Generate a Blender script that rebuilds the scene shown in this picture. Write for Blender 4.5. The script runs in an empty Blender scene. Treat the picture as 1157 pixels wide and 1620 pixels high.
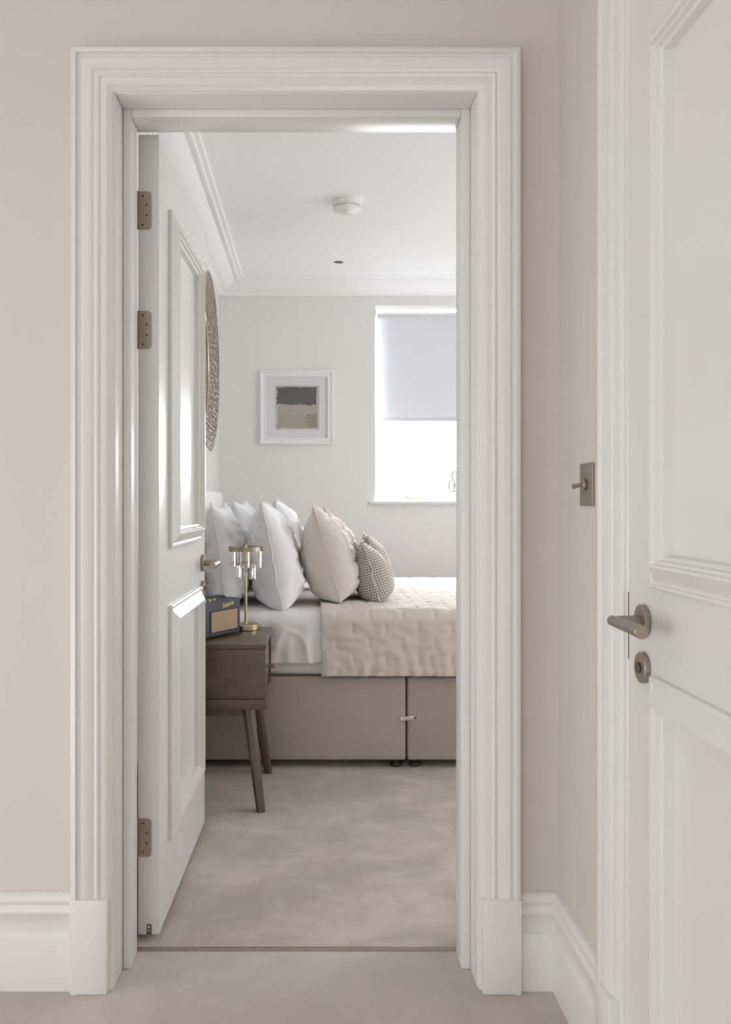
import bpy, bmesh, math, random
import numpy as np
from mathutils import Vector, Matrix, noise

S = bpy.context.scene
COL = S.collection
PI = math.pi

# ------------------------------------------------------------------ camera, world, light, exposure
cam_d = bpy.data.cameras.new('camera')
cam = bpy.data.objects.new('camera', cam_d)
COL.objects.link(cam)
S.camera = cam
cam.location = (0, 0, 1.088)
cam.rotation_euler = (PI / 2, 0, 0)
cam_d.sensor_fit = 'VERTICAL'
cam_d.sensor_height = 36
cam_d.sensor_width = 36 * 1157 / 1620
cam_d.lens = 36 * 1440 / 1620
cam_d.shift_x = (578.5 - 492) / 1620
cam_d.shift_y = -(810 - 793) / 1620
cam_d.clip_start = 0.02

world = bpy.data.worlds.new('daylight_sky')
S.world = world
world.use_nodes = True
wn = world.node_tree
bg = wn.nodes['Background']
bg.inputs[0].default_value = (0.93, 0.96, 1.0, 1)
bg.inputs[1].default_value = 3.0


def area(name, loc, rot, sx, sy, power, color):
    l = bpy.data.lights.new(name, 'AREA')
    l.shape = 'RECTANGLE'
    l.size, l.size_y = sx, sy
    l.energy = power
    l.color = color
    o = bpy.data.objects.new(name, l)
    o.location = loc
    o.rotation_euler = rot
    COL.objects.link(o)
    return o


def aim(d):
    return Vector(d).to_track_quat('-Z', 'Y').to_euler()


# daylight (sky from above) entering the bedroom through the window beside the bed, plus an added fill from the right
area('far_window_daylight', (0.93, 6.55, 2.05), aim((0, -1, -0.42)), 1.6, 1.5, 262, (0.92, 0.96, 1.0))
area('side_fill_light', (3.05, 3.55, 2.15), aim((-1, 0, -0.5)), 2.2, 1.5, 8, (0.95, 0.97, 1.0))  # added weak fill for the bed front; its window is invented
# the hallway's own daylight, from a window on its left-hand wall behind the camera
area('hall_window_daylight', (-2.18, 0.50, 0.72), aim((1, 0.12, -0.02)), 1.6, 1.2, 9.2, (1.0, 0.99, 0.98))
# ... and from the open doorway in its far end, behind the camera
area('hall_doorway_daylight', (-1.15, -2.12, 1.0), aim((0.25, 1, 0)), 1.5, 1.9, 5.0, (1.0, 0.99, 0.98))

vs = S.view_settings
S.display_settings.display_device = 'sRGB'
vs.view_transform = 'Standard'
vs.look = 'None'
vs.exposure = 0.0
vs.gamma = 1.0
vs.use_curve_mapping = False
S.cycles.max_bounces = 14
S.cycles.diffuse_bounces = 8
S.cycles.glossy_bounces = 6
S.cycles.transparent_max_bounces = 16
S.cycles.transmission_bounces = 10
S.cycles.caustics_reflective = False
S.cycles.caustics_refractive = False
S.cycles.use_denoising = True

# ------------------------------------------------------------------ materials
MATS = {}


def mat(name, col, rough=0.6, var=0.03, nscale=6.0, bump=0.0, bscale=200.0, metal=0.0, coat=0.0, spec=0.5, sheen=0.0):
    m = bpy.data.materials.new(name)
    m.use_nodes = True
    nt = m.node_tree
    b = nt.nodes['Principled BSDF']
    b.inputs['Roughness'].default_value = rough
    b.inputs['Metallic'].default_value = metal
    b.inputs['Specular IOR Level'].default_value = spec
    b.inputs['Coat Weight'].default_value = coat
    b.inputs['Sheen Weight'].default_value = sheen
    tc = nt.nodes.new('ShaderNodeTexCoord')
    nz = nt.nodes.new('ShaderNodeTexNoise')
    nz.inputs['Scale'].default_value = nscale
    nz.inputs['Detail'].default_value = 4
    nt.links.new(tc.outputs['Object'], nz.inputs['Vector'])
    mx = nt.nodes.new('ShaderNodeMix')
    mx.data_type = 'RGBA'
    mx.inputs['A'].default_value = (*[max(0, c * (1 - var)) for c in col], 1)
    mx.inputs['B'].default_value = (*[min(1, c * (1 + var)) for c in col], 1)
    nt.links.new(nz.outputs['Fac'], mx.inputs['Factor'])
    nt.links.new(mx.outputs['Result'], b.inputs['Base Color'])
    if bump:
        n2 = nt.nodes.new('ShaderNodeTexNoise')
        n2.inputs['Scale'].default_value = bscale
        n2.inputs['Detail'].default_value = 3
        nt.links.new(tc.outputs['Object'], n2.inputs['Vector'])
        bp = nt.nodes.new('ShaderNodeBump')
        bp.inputs['Strength'].default_value = bump
        bp.inputs['Distance'].default_value = 0.004
        nt.links.new(n2.outputs['Fac'], bp.inputs['Height'])
        nt.links.new(bp.outputs['Normal'], b.inputs['Normal'])
    MATS[name] = m
    return m


M_GLOSS = mat('white_eggshell_paint', (0.745, 0.738, 0.718), 0.33, 0.01, 3)
M_DOOR = mat('white_door_paint', (0.725, 0.72, 0.70), 0.30, 0.01, 3)
M_TAUPE = mat('taupe_wall_paint', (0.645, 0.602, 0.56), 0.75, 0.012, 2, 0.06, 140)
M_OFFW = mat('offwhite_wall_paint', (0.79, 0.785, 0.765), 0.8, 0.01, 2, 0.05, 140)
M_CEIL = mat('white_ceiling_paint', (0.90, 0.905, 0.915), 0.85, 0.008, 2, 0.03, 140)
M_BRONZE = mat('antique_bronze', (0.36, 0.31, 0.255), 0.42, 0.08, 30, 0.05, 300, metal=0.75)
M_SCREW = mat('dark_bronze_screw', (0.13, 0.115, 0.09), 0.5, 0.05, 40, metal=0.6)
M_STEEL = mat('dark_steel', (0.16, 0.155, 0.15), 0.4, 0.1, 60, metal=0.7)
M_NICKEL = mat('polished_nickel', (0.75, 0.72, 0.68), 0.2, 0.04, 30, metal=1.0)
M_SILVER = mat('satin_silver', (0.42, 0.41, 0.40), 0.35, 0.05, 30, metal=0.9)
M_BRASS = mat('brushed_brass', (0.60, 0.48, 0.31), 0.3, 0.08, 40, metal=1.0)
M_BRASSD = mat('aged_brass', (0.36, 0.31, 0.24), 0.35, 0.08, 40, metal=1.0)
M_SHEET = mat('white_cotton', (0.80, 0.80, 0.805), 0.85, 0.01, 5, 0.12, 420, sheen=0.2)
M_THROW = mat('beige_quilted_cotton', (0.64, 0.565, 0.495), 0.85, 0.03, 9, 0.15, 520, sheen=0.2)
M_CUSH = mat('beige_cushion_linen', (0.66, 0.60, 0.535), 0.88, 0.03, 9, 0.2, 420, sheen=0.2)
M_DIVAN = mat('taupe_divan_weave', (0.415, 0.362, 0.315), 0.9, 0.07, 160, 0.25, 600, sheen=0.1)
M_HEAD = mat('cream_headboard_fabric', (0.82, 0.81, 0.79), 0.85, 0.02, 60, 0.15, 500)
M_BLACK = mat('black_plastic', (0.03, 0.03, 0.03), 0.5, 0.1, 30)
M_PLASTIC = mat('white_plastic', (0.80, 0.80, 0.78), 0.35, 0.01, 12)
M_GREYBAND = mat('grey_plastic', (0.42, 0.42, 0.41), 0.45, 0.02, 12)
M_RADIO = mat('navy_leatherette', (0.058, 0.064, 0.085), 0.5, 0.1, 60, 0.2, 400)
M_RADIOIN = mat('dark_navy_trim', (0.035, 0.038, 0.052), 0.5, 0.1, 60)
M_GOLD = mat('gold_print', (0.75, 0.60, 0.20), 0.35, 0.03, 60, metal=0.6)
M_PIX = mat('white_picture_frame', (0.84, 0.84, 0.845), 0.4, 0.01, 20)
M_MOUNT = mat('white_picture_mount', (0.80, 0.80, 0.82), 0.9, 0.01, 60)
M_PAPER = mat('grey_paper', (0.60, 0.595, 0.58), 0.9, 0.03, 60)
M_INK = mat('charcoal_paint', (0.115, 0.11, 0.115), 0.7, 0.25, 18)
M_SAND = mat('sand_paint', (0.42, 0.39, 0.32), 0.7, 0.12, 22)
M_SAND3 = mat('pale_sand_paint', (0.45, 0.415, 0.35), 0.7, 0.12, 22)
M_SAND2 = mat('olive_sand_paint', (0.33, 0.305, 0.24), 0.7, 0.18, 18)
M_MIRROR = mat('mirror_silver', (0.85, 0.85, 0.85), 0.03, 0.005, 5, metal=1.0)
M_UPVC = mat('white_window_frame', (0.86, 0.86, 0.86), 0.35, 0.01, 12)
M_STRIP = mat('bronze_threshold', (0.34, 0.275, 0.225), 0.35, 0.1, 20, metal=0.5)


def wood(name, c0, c1, scale, coat):
    m = bpy.data.materials.new(name)
    m.use_nodes = True
    nt = m.node_tree
    b = nt.nodes['Principled BSDF']
    tc = nt.nodes.new('ShaderNodeTexCoord')
    mp = nt.nodes.new('ShaderNodeMapping')
    mp.inputs['Scale'].default_value = scale
    wv = nt.nodes.new('ShaderNodeTexNoise')
    wv.inputs['Scale'].default_value = 3
    wv.inputs['Detail'].default_value = 8
    wv.inputs['Distortion'].default_value = 1.2
    cr = nt.nodes.new('ShaderNodeValToRGB')
    cr.color_ramp.elements[0].position = 0.3
    cr.color_ramp.elements[0].color = (*c0, 1)
    cr.color_ramp.elements[1].position = 0.75
    cr.color_ramp.elements[1].color = (*c1, 1)
    nt.links.new(tc.outputs['Object'], mp.inputs['Vector'])
    nt.links.new(mp.outputs['Vector'], wv.inputs['Vector'])
    nt.links.new(wv.outputs['Fac'], cr.inputs['Fac'])
    nt.links.new(cr.outputs['Color'], b.inputs['Base Color'])
    b.inputs['Roughness'].default_value = 0.33
    b.inputs['Coat Weight'].default_value = coat
    b.inputs['Coat Roughness'].default_value = 0.25
    return m


M_WOOD = wood('walnut_veneer', (0.085, 0.054, 0.036), (0.150, 0.101, 0.068), (1.2, 9, 9), 0.25)
M_WOODFRONT = wood('walnut_drawer_front', (0.085, 0.054, 0.036), (0.150, 0.101, 0.068), (1.2, 9, 9), 1.0)
M_WOODLEG = wood('walnut_leg', (0.070, 0.042, 0.027), (0.120, 0.075, 0.048), (14, 14, 1.2), 0.0)


def carpet(name, c0, c1):
    m = bpy.data.materials.new(name)
    m.use_nodes = True
    nt = m.node_tree
    b = nt.nodes['Principled BSDF']
    b.inputs['Roughness'].default_value = 0.95
    b.inputs['Specular IOR Level'].default_value = 0.15
    b.inputs['Sheen Weight'].default_value = 0.25
    tc = nt.nodes.new('ShaderNodeTexCoord')
    nz = nt.nodes.new('ShaderNodeTexNoise')      # brushed pile: patches that lie one way or the other
    nz.inputs['Scale'].default_value = 4.8
    nz.inputs['Detail'].default_value = 5
    nz.inputs['Roughness'].default_value = 0.62
    nz.inputs['Distortion'].default_value = 0.35
    cr = nt.nodes.new('ShaderNodeValToRGB')
    cr.color_ramp.elements[0].position = 0.41
    cr.color_ramp.elements[0].color = (*c0, 1)
    cr.color_ramp.elements[1].position = 0.62
    cr.color_ramp.elements[1].color = (*c1, 1)
    nt.links.new(tc.outputs['Object'], nz.inputs['Vector'])
    nt.links.new(nz.outputs['Fac'], cr.inputs['Fac'])
    nt.links.new(cr.outputs['Color'], b.inputs['Base Color'])
    n2 = nt.nodes.new('ShaderNodeTexNoise')
    n2.inputs['Scale'].default_value = 380
    n2.inputs['Detail'].default_value = 2
    nt.links.new(tc.outputs['Object'], n2.inputs['Vector'])
    bp = nt.nodes.new('ShaderNodeBump')
    bp.inputs['Strength'].default_value = 0.3
    bp.inputs['Distance'].default_value = 0.004
    nt.links.new(n2.outputs['Fac'], bp.inputs['Height'])
    nt.links.new(bp.outputs['Normal'], b.inputs['Normal'])
    return m


M_CARPET = carpet('taupe_carpet', (0.435, 0.38, 0.32), (0.575, 0.51, 0.437))
M_CARPET2 = carpet('hall_taupe_carpet', (0.485, 0.432, 0.39), (0.565, 0.507, 0.463))


def houndstooth():
    m = bpy.data.materials.new('houndstooth_weave')
    m.use_nodes = True
    nt = m.node_tree
    b = nt.nodes['Principled BSDF']
    b.inputs['Roughness'].default_value = 0.9
    uv = nt.nodes.new('ShaderNodeTexCoord')
    sp = nt.nodes.new('ShaderNodeSeparateXYZ')
    nt.links.new(uv.outputs['UV'], sp.inputs[0])

    def mth(op, a, b_=None):
        n = nt.nodes.new('ShaderNodeMath')
        n.operation = op
        for i, v in enumerate((a, b_)):
            if v is None:
                continue
            if isinstance(v, (int, float)):
                n.inputs[i].default_value = v
            else:
                nt.links.new(v, n.inputs[i])
        return n.outputs[0]
    U = mth('MULTIPLY', sp.outputs[0], 1.0)
    V = mth('MULTIPLY', sp.outputs[1], 1.0)
    a = mth('LESS_THAN', mth('FRACT', U), 0.5)
    c = mth('LESS_THAN', mth('FRACT', V), 0.5)
    t = mth('LESS_THAN', mth('FRACT', mth('MULTIPLY', mth('ADD', U, V), 2.0)), 0.5)
    r = mth('ADD', mth('MULTIPLY', t, a), mth('MULTIPLY', mth('SUBTRACT', 1.0, t), c))
    mx = nt.nodes.new('ShaderNodeMix')
    mx.data_type = 'RGBA'
    mx.inputs['A'].default_value = (0.17, 0.155, 0.115, 1)
    mx.inputs['B'].default_value = (0.66, 0.62, 0.55, 1)
    nt.links.new(r, mx.inputs['Factor'])
    nt.links.new(mx.outputs['Result'], b.inputs['Base Color'])
    bp = nt.nodes.new('ShaderNodeBump')
    bp.inputs['Strength'].default_value = 0.4
    bp.inputs['Distance'].default_value = 0.003
    nt.links.new(r, bp.inputs['Height'])
    nt.links.new(bp.outputs['Normal'], b.inputs['Normal'])
    return m


M_HOUND = houndstooth()


def grille():
    m = mat('tan_grille_cloth', (0.42, 0.30, 0.19), 0.7, 0.06, 40)
    nt = m.node_tree
    b = nt.nodes['Principled BSDF']
    tc = nt.nodes.new('ShaderNodeTexCoord')
    vo = nt.nodes.new('ShaderNodeTexChecker')
    vo.inputs['Scale'].default_value = 380
    nt.links.new(tc.outputs['Object'], vo.inputs['Vector'])
    bp = nt.nodes.new('ShaderNodeBump')
    bp.inputs['Strength'].default_value = 0.25
    bp.inputs['Distance'].default_value = 0.002
    nt.links.new(vo.outputs['Fac'], bp.inputs['Height'])
    nt.links.new(bp.outputs['Normal'], b.inputs['Normal'])
    return m


M_GRILLE = grille()


def hammered():
    m = mat('hammered_bronze', (0.30, 0.255, 0.22), 0.36, 0.3, 22, metal=0.8)
    nt = m.node_tree
    b = nt.nodes['Principled BSDF']
    tc = nt.nodes.new('ShaderNodeTexCoord')
    vo = nt.nodes.new('ShaderNodeTexVoronoi')
    vo.inputs['Scale'].default_value = 42
    nt.links.new(tc.outputs['Object'], vo.inputs['Vector'])
    bp = nt.nodes.new('ShaderNodeBump')
    bp.inputs['Strength'].default_value = 1.0
    bp.inputs['Distance'].default_value = 0.016
    nt.links.new(vo.outputs['Distance'], bp.inputs['Height'])
    nt.links.new(bp.outputs['Normal'], b.inputs['Normal'])
    return m


M_HAMMER = hammered()


def blind_mat():
    m = bpy.data.materials.new('white_blind_fabric')
    m.use_nodes = True
    nt = m.node_tree
    nt.nodes.remove(nt.nodes['Principled BSDF'])
    out = nt.nodes['Material Output']
    tc = nt.nodes.new('ShaderNodeTexCoord')
    nz = nt.nodes.new('ShaderNodeTexNoise')
    nz.inputs['Scale'].default_value = 500
    nt.links.new(tc.outputs['Object'], nz.inputs['Vector'])
    mx = nt.nodes.new('ShaderNodeMix')
    mx.data_type = 'RGBA'
    mx.inputs['A'].default_value = (0.71, 0.72, 0.75, 1)
    mx.inputs['B'].default_value = (0.75, 0.76, 0.79, 1)
    nt.links.new(nz.outputs['Fac'], mx.inputs['Factor'])
    d = nt.nodes.new('ShaderNodeBsdfDiffuse')
    t = nt.nodes.new('ShaderNodeBsdfTranslucent')
    nt.links.new(mx.outputs['Result'], d.inputs['Color'])
    nt.links.new(mx.outputs['Result'], t.inputs['Color'])
    ms = nt.nodes.new('ShaderNodeMixShader')
    ms.inputs[0].default_value = 0.05
    nt.links.new(d.outputs[0], ms.inputs[1])
    nt.links.new(t.outputs[0], ms.inputs[2])
    nt.links.new(ms.outputs[0], out.inputs['Surface'])
    return m


M_BLIND = blind_mat()


def pane_mat(name, gloss):
    m = bpy.data.materials.new(name)
    m.use_nodes = True
    nt = m.node_tree
    nt.nodes.remove(nt.nodes['Principled BSDF'])
    out = nt.nodes['Material Output']
    t = nt.nodes.new('ShaderNodeBsdfTransparent')
    tc = nt.nodes.new('ShaderNodeTexCoord')
    nz = nt.nodes.new('ShaderNodeTexNoise')
    nz.inputs['Scale'].default_value = 2
    nt.links.new(tc.outputs['Object'], nz.inputs['Vector'])
    mx = nt.nodes.new('ShaderNodeMix')
    mx.data_type = 'RGBA'
    mx.inputs['A'].default_value = (0.98, 0.98, 0.98, 1)
    mx.inputs['B'].default_value = (0.995, 0.995, 0.995, 1)
    nt.links.new(nz.outputs['Fac'], mx.inputs['Factor'])
    nt.links.new(mx.outputs['Result'], t.inputs['Color'])
    g = nt.nodes.new('ShaderNodeBsdfGlossy')
    g.inputs['Roughness'].default_value = 0.03
    ms = nt.nodes.new('ShaderNodeMixShader')
    ms.inputs[0].default_value = gloss
    nt.links.new(t.outputs[0], ms.inputs[1])
    nt.links.new(g.outputs[0], ms.inputs[2])
    nt.links.new(ms.outputs[0], out.inputs['Surface'])
    return m


M_PANE = pane_mat('window_glass', 0.02)
M_PICGLASS = pane_mat('picture_glass', 0.035)
M_CRYSTAL = mat('clear_crystal', (0.96, 0.96, 0.95), 0.03, 0.005, 20)
_b = M_CRYSTAL.node_tree.nodes['Principled BSDF']
_b.inputs['Transmission Weight'].default_value = 0.92
_b.inputs['IOR'].default_value = 1.5


# ------------------------------------------------------------------ mesh helpers
class MB:
    def __init__(self):
        self.v, self.f = [], []

    def add(self, vs_, fs_):
        n = len(self.v)
        self.v += [tuple(p) for p in vs_]
        self.f += [tuple(i + n for i in f) for f in fs_]
        return self

    def bm(self, b):
        b.verts.index_update()
        return self.add([v.co[:] for v in b.verts], [[v.index for v in f.verts] for f in b.faces])

    def box(self, lo, hi, bev=0.0, seg=2, mx=None):
        b = bmesh.new()
        bmesh.ops.create_cube(b, size=1)
        c = [(lo[i] + hi[i]) / 2 for i in range(3)]
        s = [hi[i] - lo[i] for i in range(3)]
        for v in b.verts:
            v.co = Vector((v.co.x * s[0] + c[0], v.co.y * s[1] + c[1], v.co.z * s[2] + c[2]))
        if bev:
            bmesh.ops.bevel(b, geom=list(b.edges), offset=bev, segments=seg, profile=0.5, affect='EDGES', clamp_overlap=True)
        if mx is not None:
            b.transform(mx)
        self.bm(b)
        b.free()
        return self

    def lathe(self, prof, mx=None, n=32, cap=True):
        """prof: (radius, height) pairs round the local z axis"""
        vs_, fs_ = [], []
        k = len(prof)
        for j in range(n):
            a = 2 * PI * j / n
            for r, h in prof:
                vs_.append(Vector((r * math.cos(a), r * math.sin(a), h)))
        for j in range(n):
            j2 = (j + 1) % n
            for i in range(k - 1):
                fs_.append((j * k + i, j2 * k + i, j2 * k + i + 1, j * k + i + 1))
        if cap:
            if prof[0][0] > 1e-6:
                fs_.append(tuple(j * k for j in reversed(range(n))))
            if prof[-1][0] > 1e-6:
                fs_.append(tuple(j * k + k - 1 for j in range(n)))
        if mx is not None:
            vs_ = [mx @ v for v in vs_]
        return self.add(vs_, fs_)

    def rod(self, a, b, r0, r1=None, n=16, bev=0.0):
        a, b = Vector(a), Vector(b)
        r1 = r0 if r1 is None else r1
        d = b - a
        L = d.length
        mx = Matrix.Translation(a) @ d.to_track_quat('Z', 'Y').to_matrix().to_4x4()
        pr = [(r0, 0), (r1, L)]
        if bev:
            pr = [(r0 - bev, 0), (r0, bev), (r1, L - bev), (r1 - bev, L)]
        return self.lathe(pr, mx, n)

    def sweep(self, prof, path, f3, closed=False, cap=True):
        """prof: (offset to the left of the path, height) outline; path: 2-D points; f3(x, y, h) -> 3-D. Mitred corners."""
        n = len(path)
        P = [Vector(p) for p in path]
        ring = []
        for i in range(n):
            if closed or 0 < i < n - 1:
                d0 = (P[i] - P[i - 1]).normalized()
                d1 = (P[(i + 1) % n] - P[i]).normalized()
                n0 = Vector((-d0.y, d0.x))
                n1 = Vector((-d1.y, d1.x))
                m = (n0 + n1) / (1 + n0.dot(n1))
            else:
                d = (P[1] - P[0]).normalized() if i == 0 else (P[-1] - P[-2]).normalized()
                m = Vector((-d.y, d.x))
            ring.append([f3(*(P[i] + m * o), h) for o, h in prof])
        vs_ = [q for r in ring for q in r]
        k = len(prof)
        fs_ = []
        for i in range(n if closed else n - 1):
            j = (i + 1) % n
            for a in range(k - 1):
                fs_.append((i * k + a, j * k + a, j * k + a + 1, i * k + a + 1))
            fs_.append((i * k + k - 1, j * k + k - 1, j * k, i * k))
        if cap and not closed:
            fs_.append(tuple(range(k)))
            fs_.append(tuple((n - 1) * k + a for a in reversed(range(k))))
        return self.add(vs_, fs_)

    def tube(self, pts, r, n=10, closed=False):
        P = [Vector(p) for p in pts]
        k = len(P)
        vs_, fs_ = [], []
        up = None
        for i in range(k):
            a = P[i - 1] if (i or closed) else P[i]
            b = P[(i + 1) % k] if (i < k - 1 or closed) else P[i]
            t = (b - a).normalized()
            if up is None:
                up = t.orthogonal().normalized()
            up = (up - t * up.dot(t)).normalized()
            s = t.cross(up)
            rr = r[i] if isinstance(r, (list, tuple)) else r
            for j in range(n):
                an = 2 * PI * j / n
                vs_.append(P[i] + (up * math.cos(an) + s * math.sin(an)) * rr)
        for i in range(k if closed else k - 1):
            i2 = (i + 1) % k
            for j in range(n):
                j2 = (j + 1) % n
                fs_.append((i * n + j, i * n + j2, i2 * n + j2, i2 * n + j))
        if not closed:
            fs_.append(tuple(range(n)))
            fs_.append(tuple((k - 1) * n + j for j in reversed(range(n))))
        return self.add(vs_, fs_)

    def build(self, name, m, parent=None, smooth=35, uv=None, fix=True):
        me = bpy.data.meshes.new(name)
        lo = Vector([min(p[i] for p in self.v) for i in range(3)])
        hi = Vector([max(p[i] for p in self.v) for i in range(3)])
        c = (lo + hi) / 2
        if parent is None:
            c.z = lo.z
        me.from_pydata([(p[0] - c.x, p[1] - c.y, p[2] - c.z) for p in self.v], [], self.f)
        if fix:
            b = bmesh.new()
            b.from_mesh(me)
            bmesh.ops.recalc_face_normals(b, faces=b.faces)
            b.to_mesh(me)
            b.free()
        if smooth:
            for p in me.polygons:
                p.use_smooth = True
            me.set_sharp_from_angle(angle=math.radians(smooth))
        me.materials.append(m)
        if uv is not None:
            l = me.uv_layers.new(name='UVMap')
            for lp in me.loops:
                l.data[lp.index].uv = uv[lp.vertex_index]
        o = bpy.data.objects.new(name, me)
        COL.objects.link(o)
        o.location = c
        if parent is not None:
            adopt(o, parent)
        return o


WM = {}


def world_m(o):
    m = Matrix.LocRotScale(o.location, o.rotation_euler, o.scale)
    return m if o.parent is None else world_m(o.parent) @ o.matrix_parent_inverse @ m


def adopt(o, parent):
    o.parent = parent
    o.matrix_parent_inverse = world_m(parent).inverted()


def tag(o, label=None, cat=None, group=None, kind=None):
    if label:
        o['label'] = label
    if cat:
        o['category'] = cat
    if group:
        o['group'] = group
    if kind:
        o['kind'] = kind
    return o


def empty(name, loc, rz=0.0):
    o = bpy.data.objects.new(name, None)
    o.empty_display_size = 0.1
    o.location = loc
    o.rotation_euler = (0, 0, rz)
    COL.objects.link(o)
    return o


def children(o):
    return [c for c in COL.objects if c.parent == o]


def copy_tree(o, parent=None):
    c = o.copy()
    COL.objects.link(c)
    if parent is not None:
        c.parent = parent
    for ch in children(o):
        copy_tree(ch, c)
    return c


def struct(o, label, cat):
    return tag(o, label, cat, kind='structure')


# ------------------------------------------------------------------ the setting: shell
YW0, YW1 = 2.042, 2.245          # dividing wall between hall and bedroom
XR = 0.5587                      # hall's right-hand wall
XL = -0.583                      # bedroom's left-hand wall
XBR = 2.45                       # bedroom's right-hand wall
YB = 5.791                       # bedroom's far wall
ZC = 2.487                       # ceilings
LX0, LX1, LZ = -0.4376, 0.371, 2.000   # doorway in the dividing wall, lining faces

floor_b = MB().box((-0.75, 2.212, -0.10), (2.6, 6.0, 0.0)).build('floor', M_CARPET, smooth=0)
struct(floor_b, 'taupe bedroom carpet with brushed light and dark patches', 'carpet')
hb = MB().box((-2.3, -2.0, -0.10), (0.75, 2.203, 0.0)).build('floor', M_CARPET2, smooth=0)
struct(hb, 'greyish taupe hall carpet in front of the doorway', 'carpet')

struct(MB().box((-0.75, 2.045, ZC), (2.6, 6.0, ZC + 0.1)).build('ceiling', M_CEIL, smooth=0), 'white bedroom ceiling seen through the doorway', 'ceiling')
struct(MB().box((-2.3, -2.0, 2.62), (0.75, 2.045, 2.72)).build('ceiling', M_CEIL, smooth=0), 'white hall ceiling above the camera', 'ceiling')

# dividing wall (three blocks round the doorway)
w = MB()
w.box((-2.3, YW0, 0), (LX0 - 0.03, YW1, 2.72))
w.box((LX1 + 0.03, YW0, 0), (2.6, YW1, 2.72))
w.box((LX0 - 0.03, YW0, LZ + 0.03), (LX1 + 0.03, YW1, 2.72))
struct(w.build('wall_front', M_TAUPE, smooth=0), 'taupe hall wall around the white doorway', 'wall')
# hall right-hand wall with its doorway
RD0, RD1, RDZ = 0.775, 1.594, 2.005       # y range and head of the right-hand doorway
w = MB()
w.box((XR, RD1 + 0.02, 0), (XR + 0.15, YW0, 2.72))
w.box((XR, -2.0, 0), (XR + 0.15, RD0 - 0.02, 2.72))
w.box((XR, RD0 - 0.02, RDZ + 0.02), (XR + 0.15, RD1 + 0.02, 2.72))
struct(w.build('wall_right', M_TAUPE, smooth=0), 'taupe hall wall at right carrying the light switch', 'wall')
# hall left wall with the opening that lets the hall's daylight in, hall back wall
w = MB()
w.box((-2.3, -2.0, 0), (-2.2, -0.35, 2.72))
w.box((-2.3, 1.35, 0), (-2.2, YW0, 2.72))
w.box((-2.3, -0.35, 0), (-2.2, 1.35, 0.1))
w.box((-2.3, -0.35, 1.36), (-2.2, 1.35, 2.72))
struct(w.build('wall_left', M_TAUPE, smooth=0), 'taupe hall wall with a window, outside the frame', 'wall')
w = MB()
w.box((-2.3, -2.1, 0), (-1.95, -2.0, 2.72))
w.box((-0.35, -2.1, 0), (0.75, -2.0, 2.72))
w.box((-1.95, -2.1, 2.05), (-0.35, -2.0, 2.72))
struct(w.build('wall_back', M_TAUPE, smooth=0), 'taupe hall wall behind the camera', 'wall')

# bedroom walls
struct(MB().box((XL - 0.12, YW1, 0), (XL, YB, ZC)).build('wall_left_bedroom', M_OFFW, smooth=0), 'off white bedroom wall behind the headboard', 'wall')
SY0, SY1, SZ0, SZ1 = 2.45, 4.65, 0.30, 2.36   # opening for the invented side window that admits the added fill
WX0, WX1, WZ0, WZ1 = 0.41, 1.45, 1.088, 2.335
w = MB()
w.box((XL - 0.12, YB, 0), (WX0, YB + 0.28, ZC))
w.box((WX1, YB, 0), (2.6, YB + 0.28, ZC))
w.box((WX0, YB, 0), (WX1, YB + 0.28, WZ0 - 0.022))
w.box((WX0, YB, WZ1), (WX1, YB + 0.28, ZC))
struct(w.build('wall_far_bedroom', M_OFFW, smooth=0), 'off white bedroom wall with the picture and the window', 'wall')
w = MB()
w.box((XBR, YW1, 0), (XBR + 0.2, SY0, ZC))
w.box((XBR, SY1, 0), (XBR + 0.2, YB, ZC))
w.box((XBR, SY0, 0), (XBR + 0.2, SY1, SZ0))
w.box((XBR, SY0, SZ1), (XBR + 0.2, SY1, ZC))
struct(w.build('wall_right_bedroom', M_TAUPE, smooth=0), 'taupe bedroom wall at the foot of the bed, hidden by the jamb', 'wall')

# ------------------------------------------------------------------ profiles
CASING = [(0, 0), (0, .010), (.003, .015), (.009, .017), (.012, .0205), (.0225, .0225), (.026, .0225), (.028, .0265),
          (.033, .0285), (.037, .0255), (.041, .0255), (.045, .030), (.0665, .032), (.069, .0275), (.0745, .0285),
          (.0775, .0375), (.0865, .0375), (.0885, .0355), (.0885, 0)]
SKIRT = [(0, 0), (.022, 0), (.022, .120), (.0195, .127), (.0145, .130), (.0145, .162), (.018, .166), (.0225, .171), (.0225, .178),
         (.0185, .185), (.0155, .189), (.020, .195), (.0205, .203), (.016, .209), (.010, .2155), (0, .2155)]
PANELM = [(0, 0), (0, .010), (.003, .0125), (.008, .0125), (.010, .009), (.012, .008), (.034, .0235), (.037, .026), (.041, .0255),
          (.043, .019), (.047, .0185), (.049, .011), (.054, .009), (.056, -.0066)]
CORN = [(0, 0), (0, -.092), (.010, -.092), (.012, -.080), (.022, -.078), (.026, -.072), (.045, -.066), (.070, -.052), (.092, -.033),
        (.104, -.020), (.106, -.014), (.118, -.014), (.122, -.020), (.134, -.020), (.138, -.012), (.158, -.010), (.164, -.003), (.1735, -.002), (.1735, 0)]


def casing_front():
    # path runs up the left leg, across the head, down the right leg; offset to the left of travel is outward
    path = [(LX0 - .004, 0.0), (LX0 - .004, LZ + .002), (LX1 + .004, LZ + .002), (LX1 + .004, 0.0)]
    m = MB().sweep(CASING, path, lambda x, z, h: (x, YW0 - h * 1.0, z))
    return m


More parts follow.
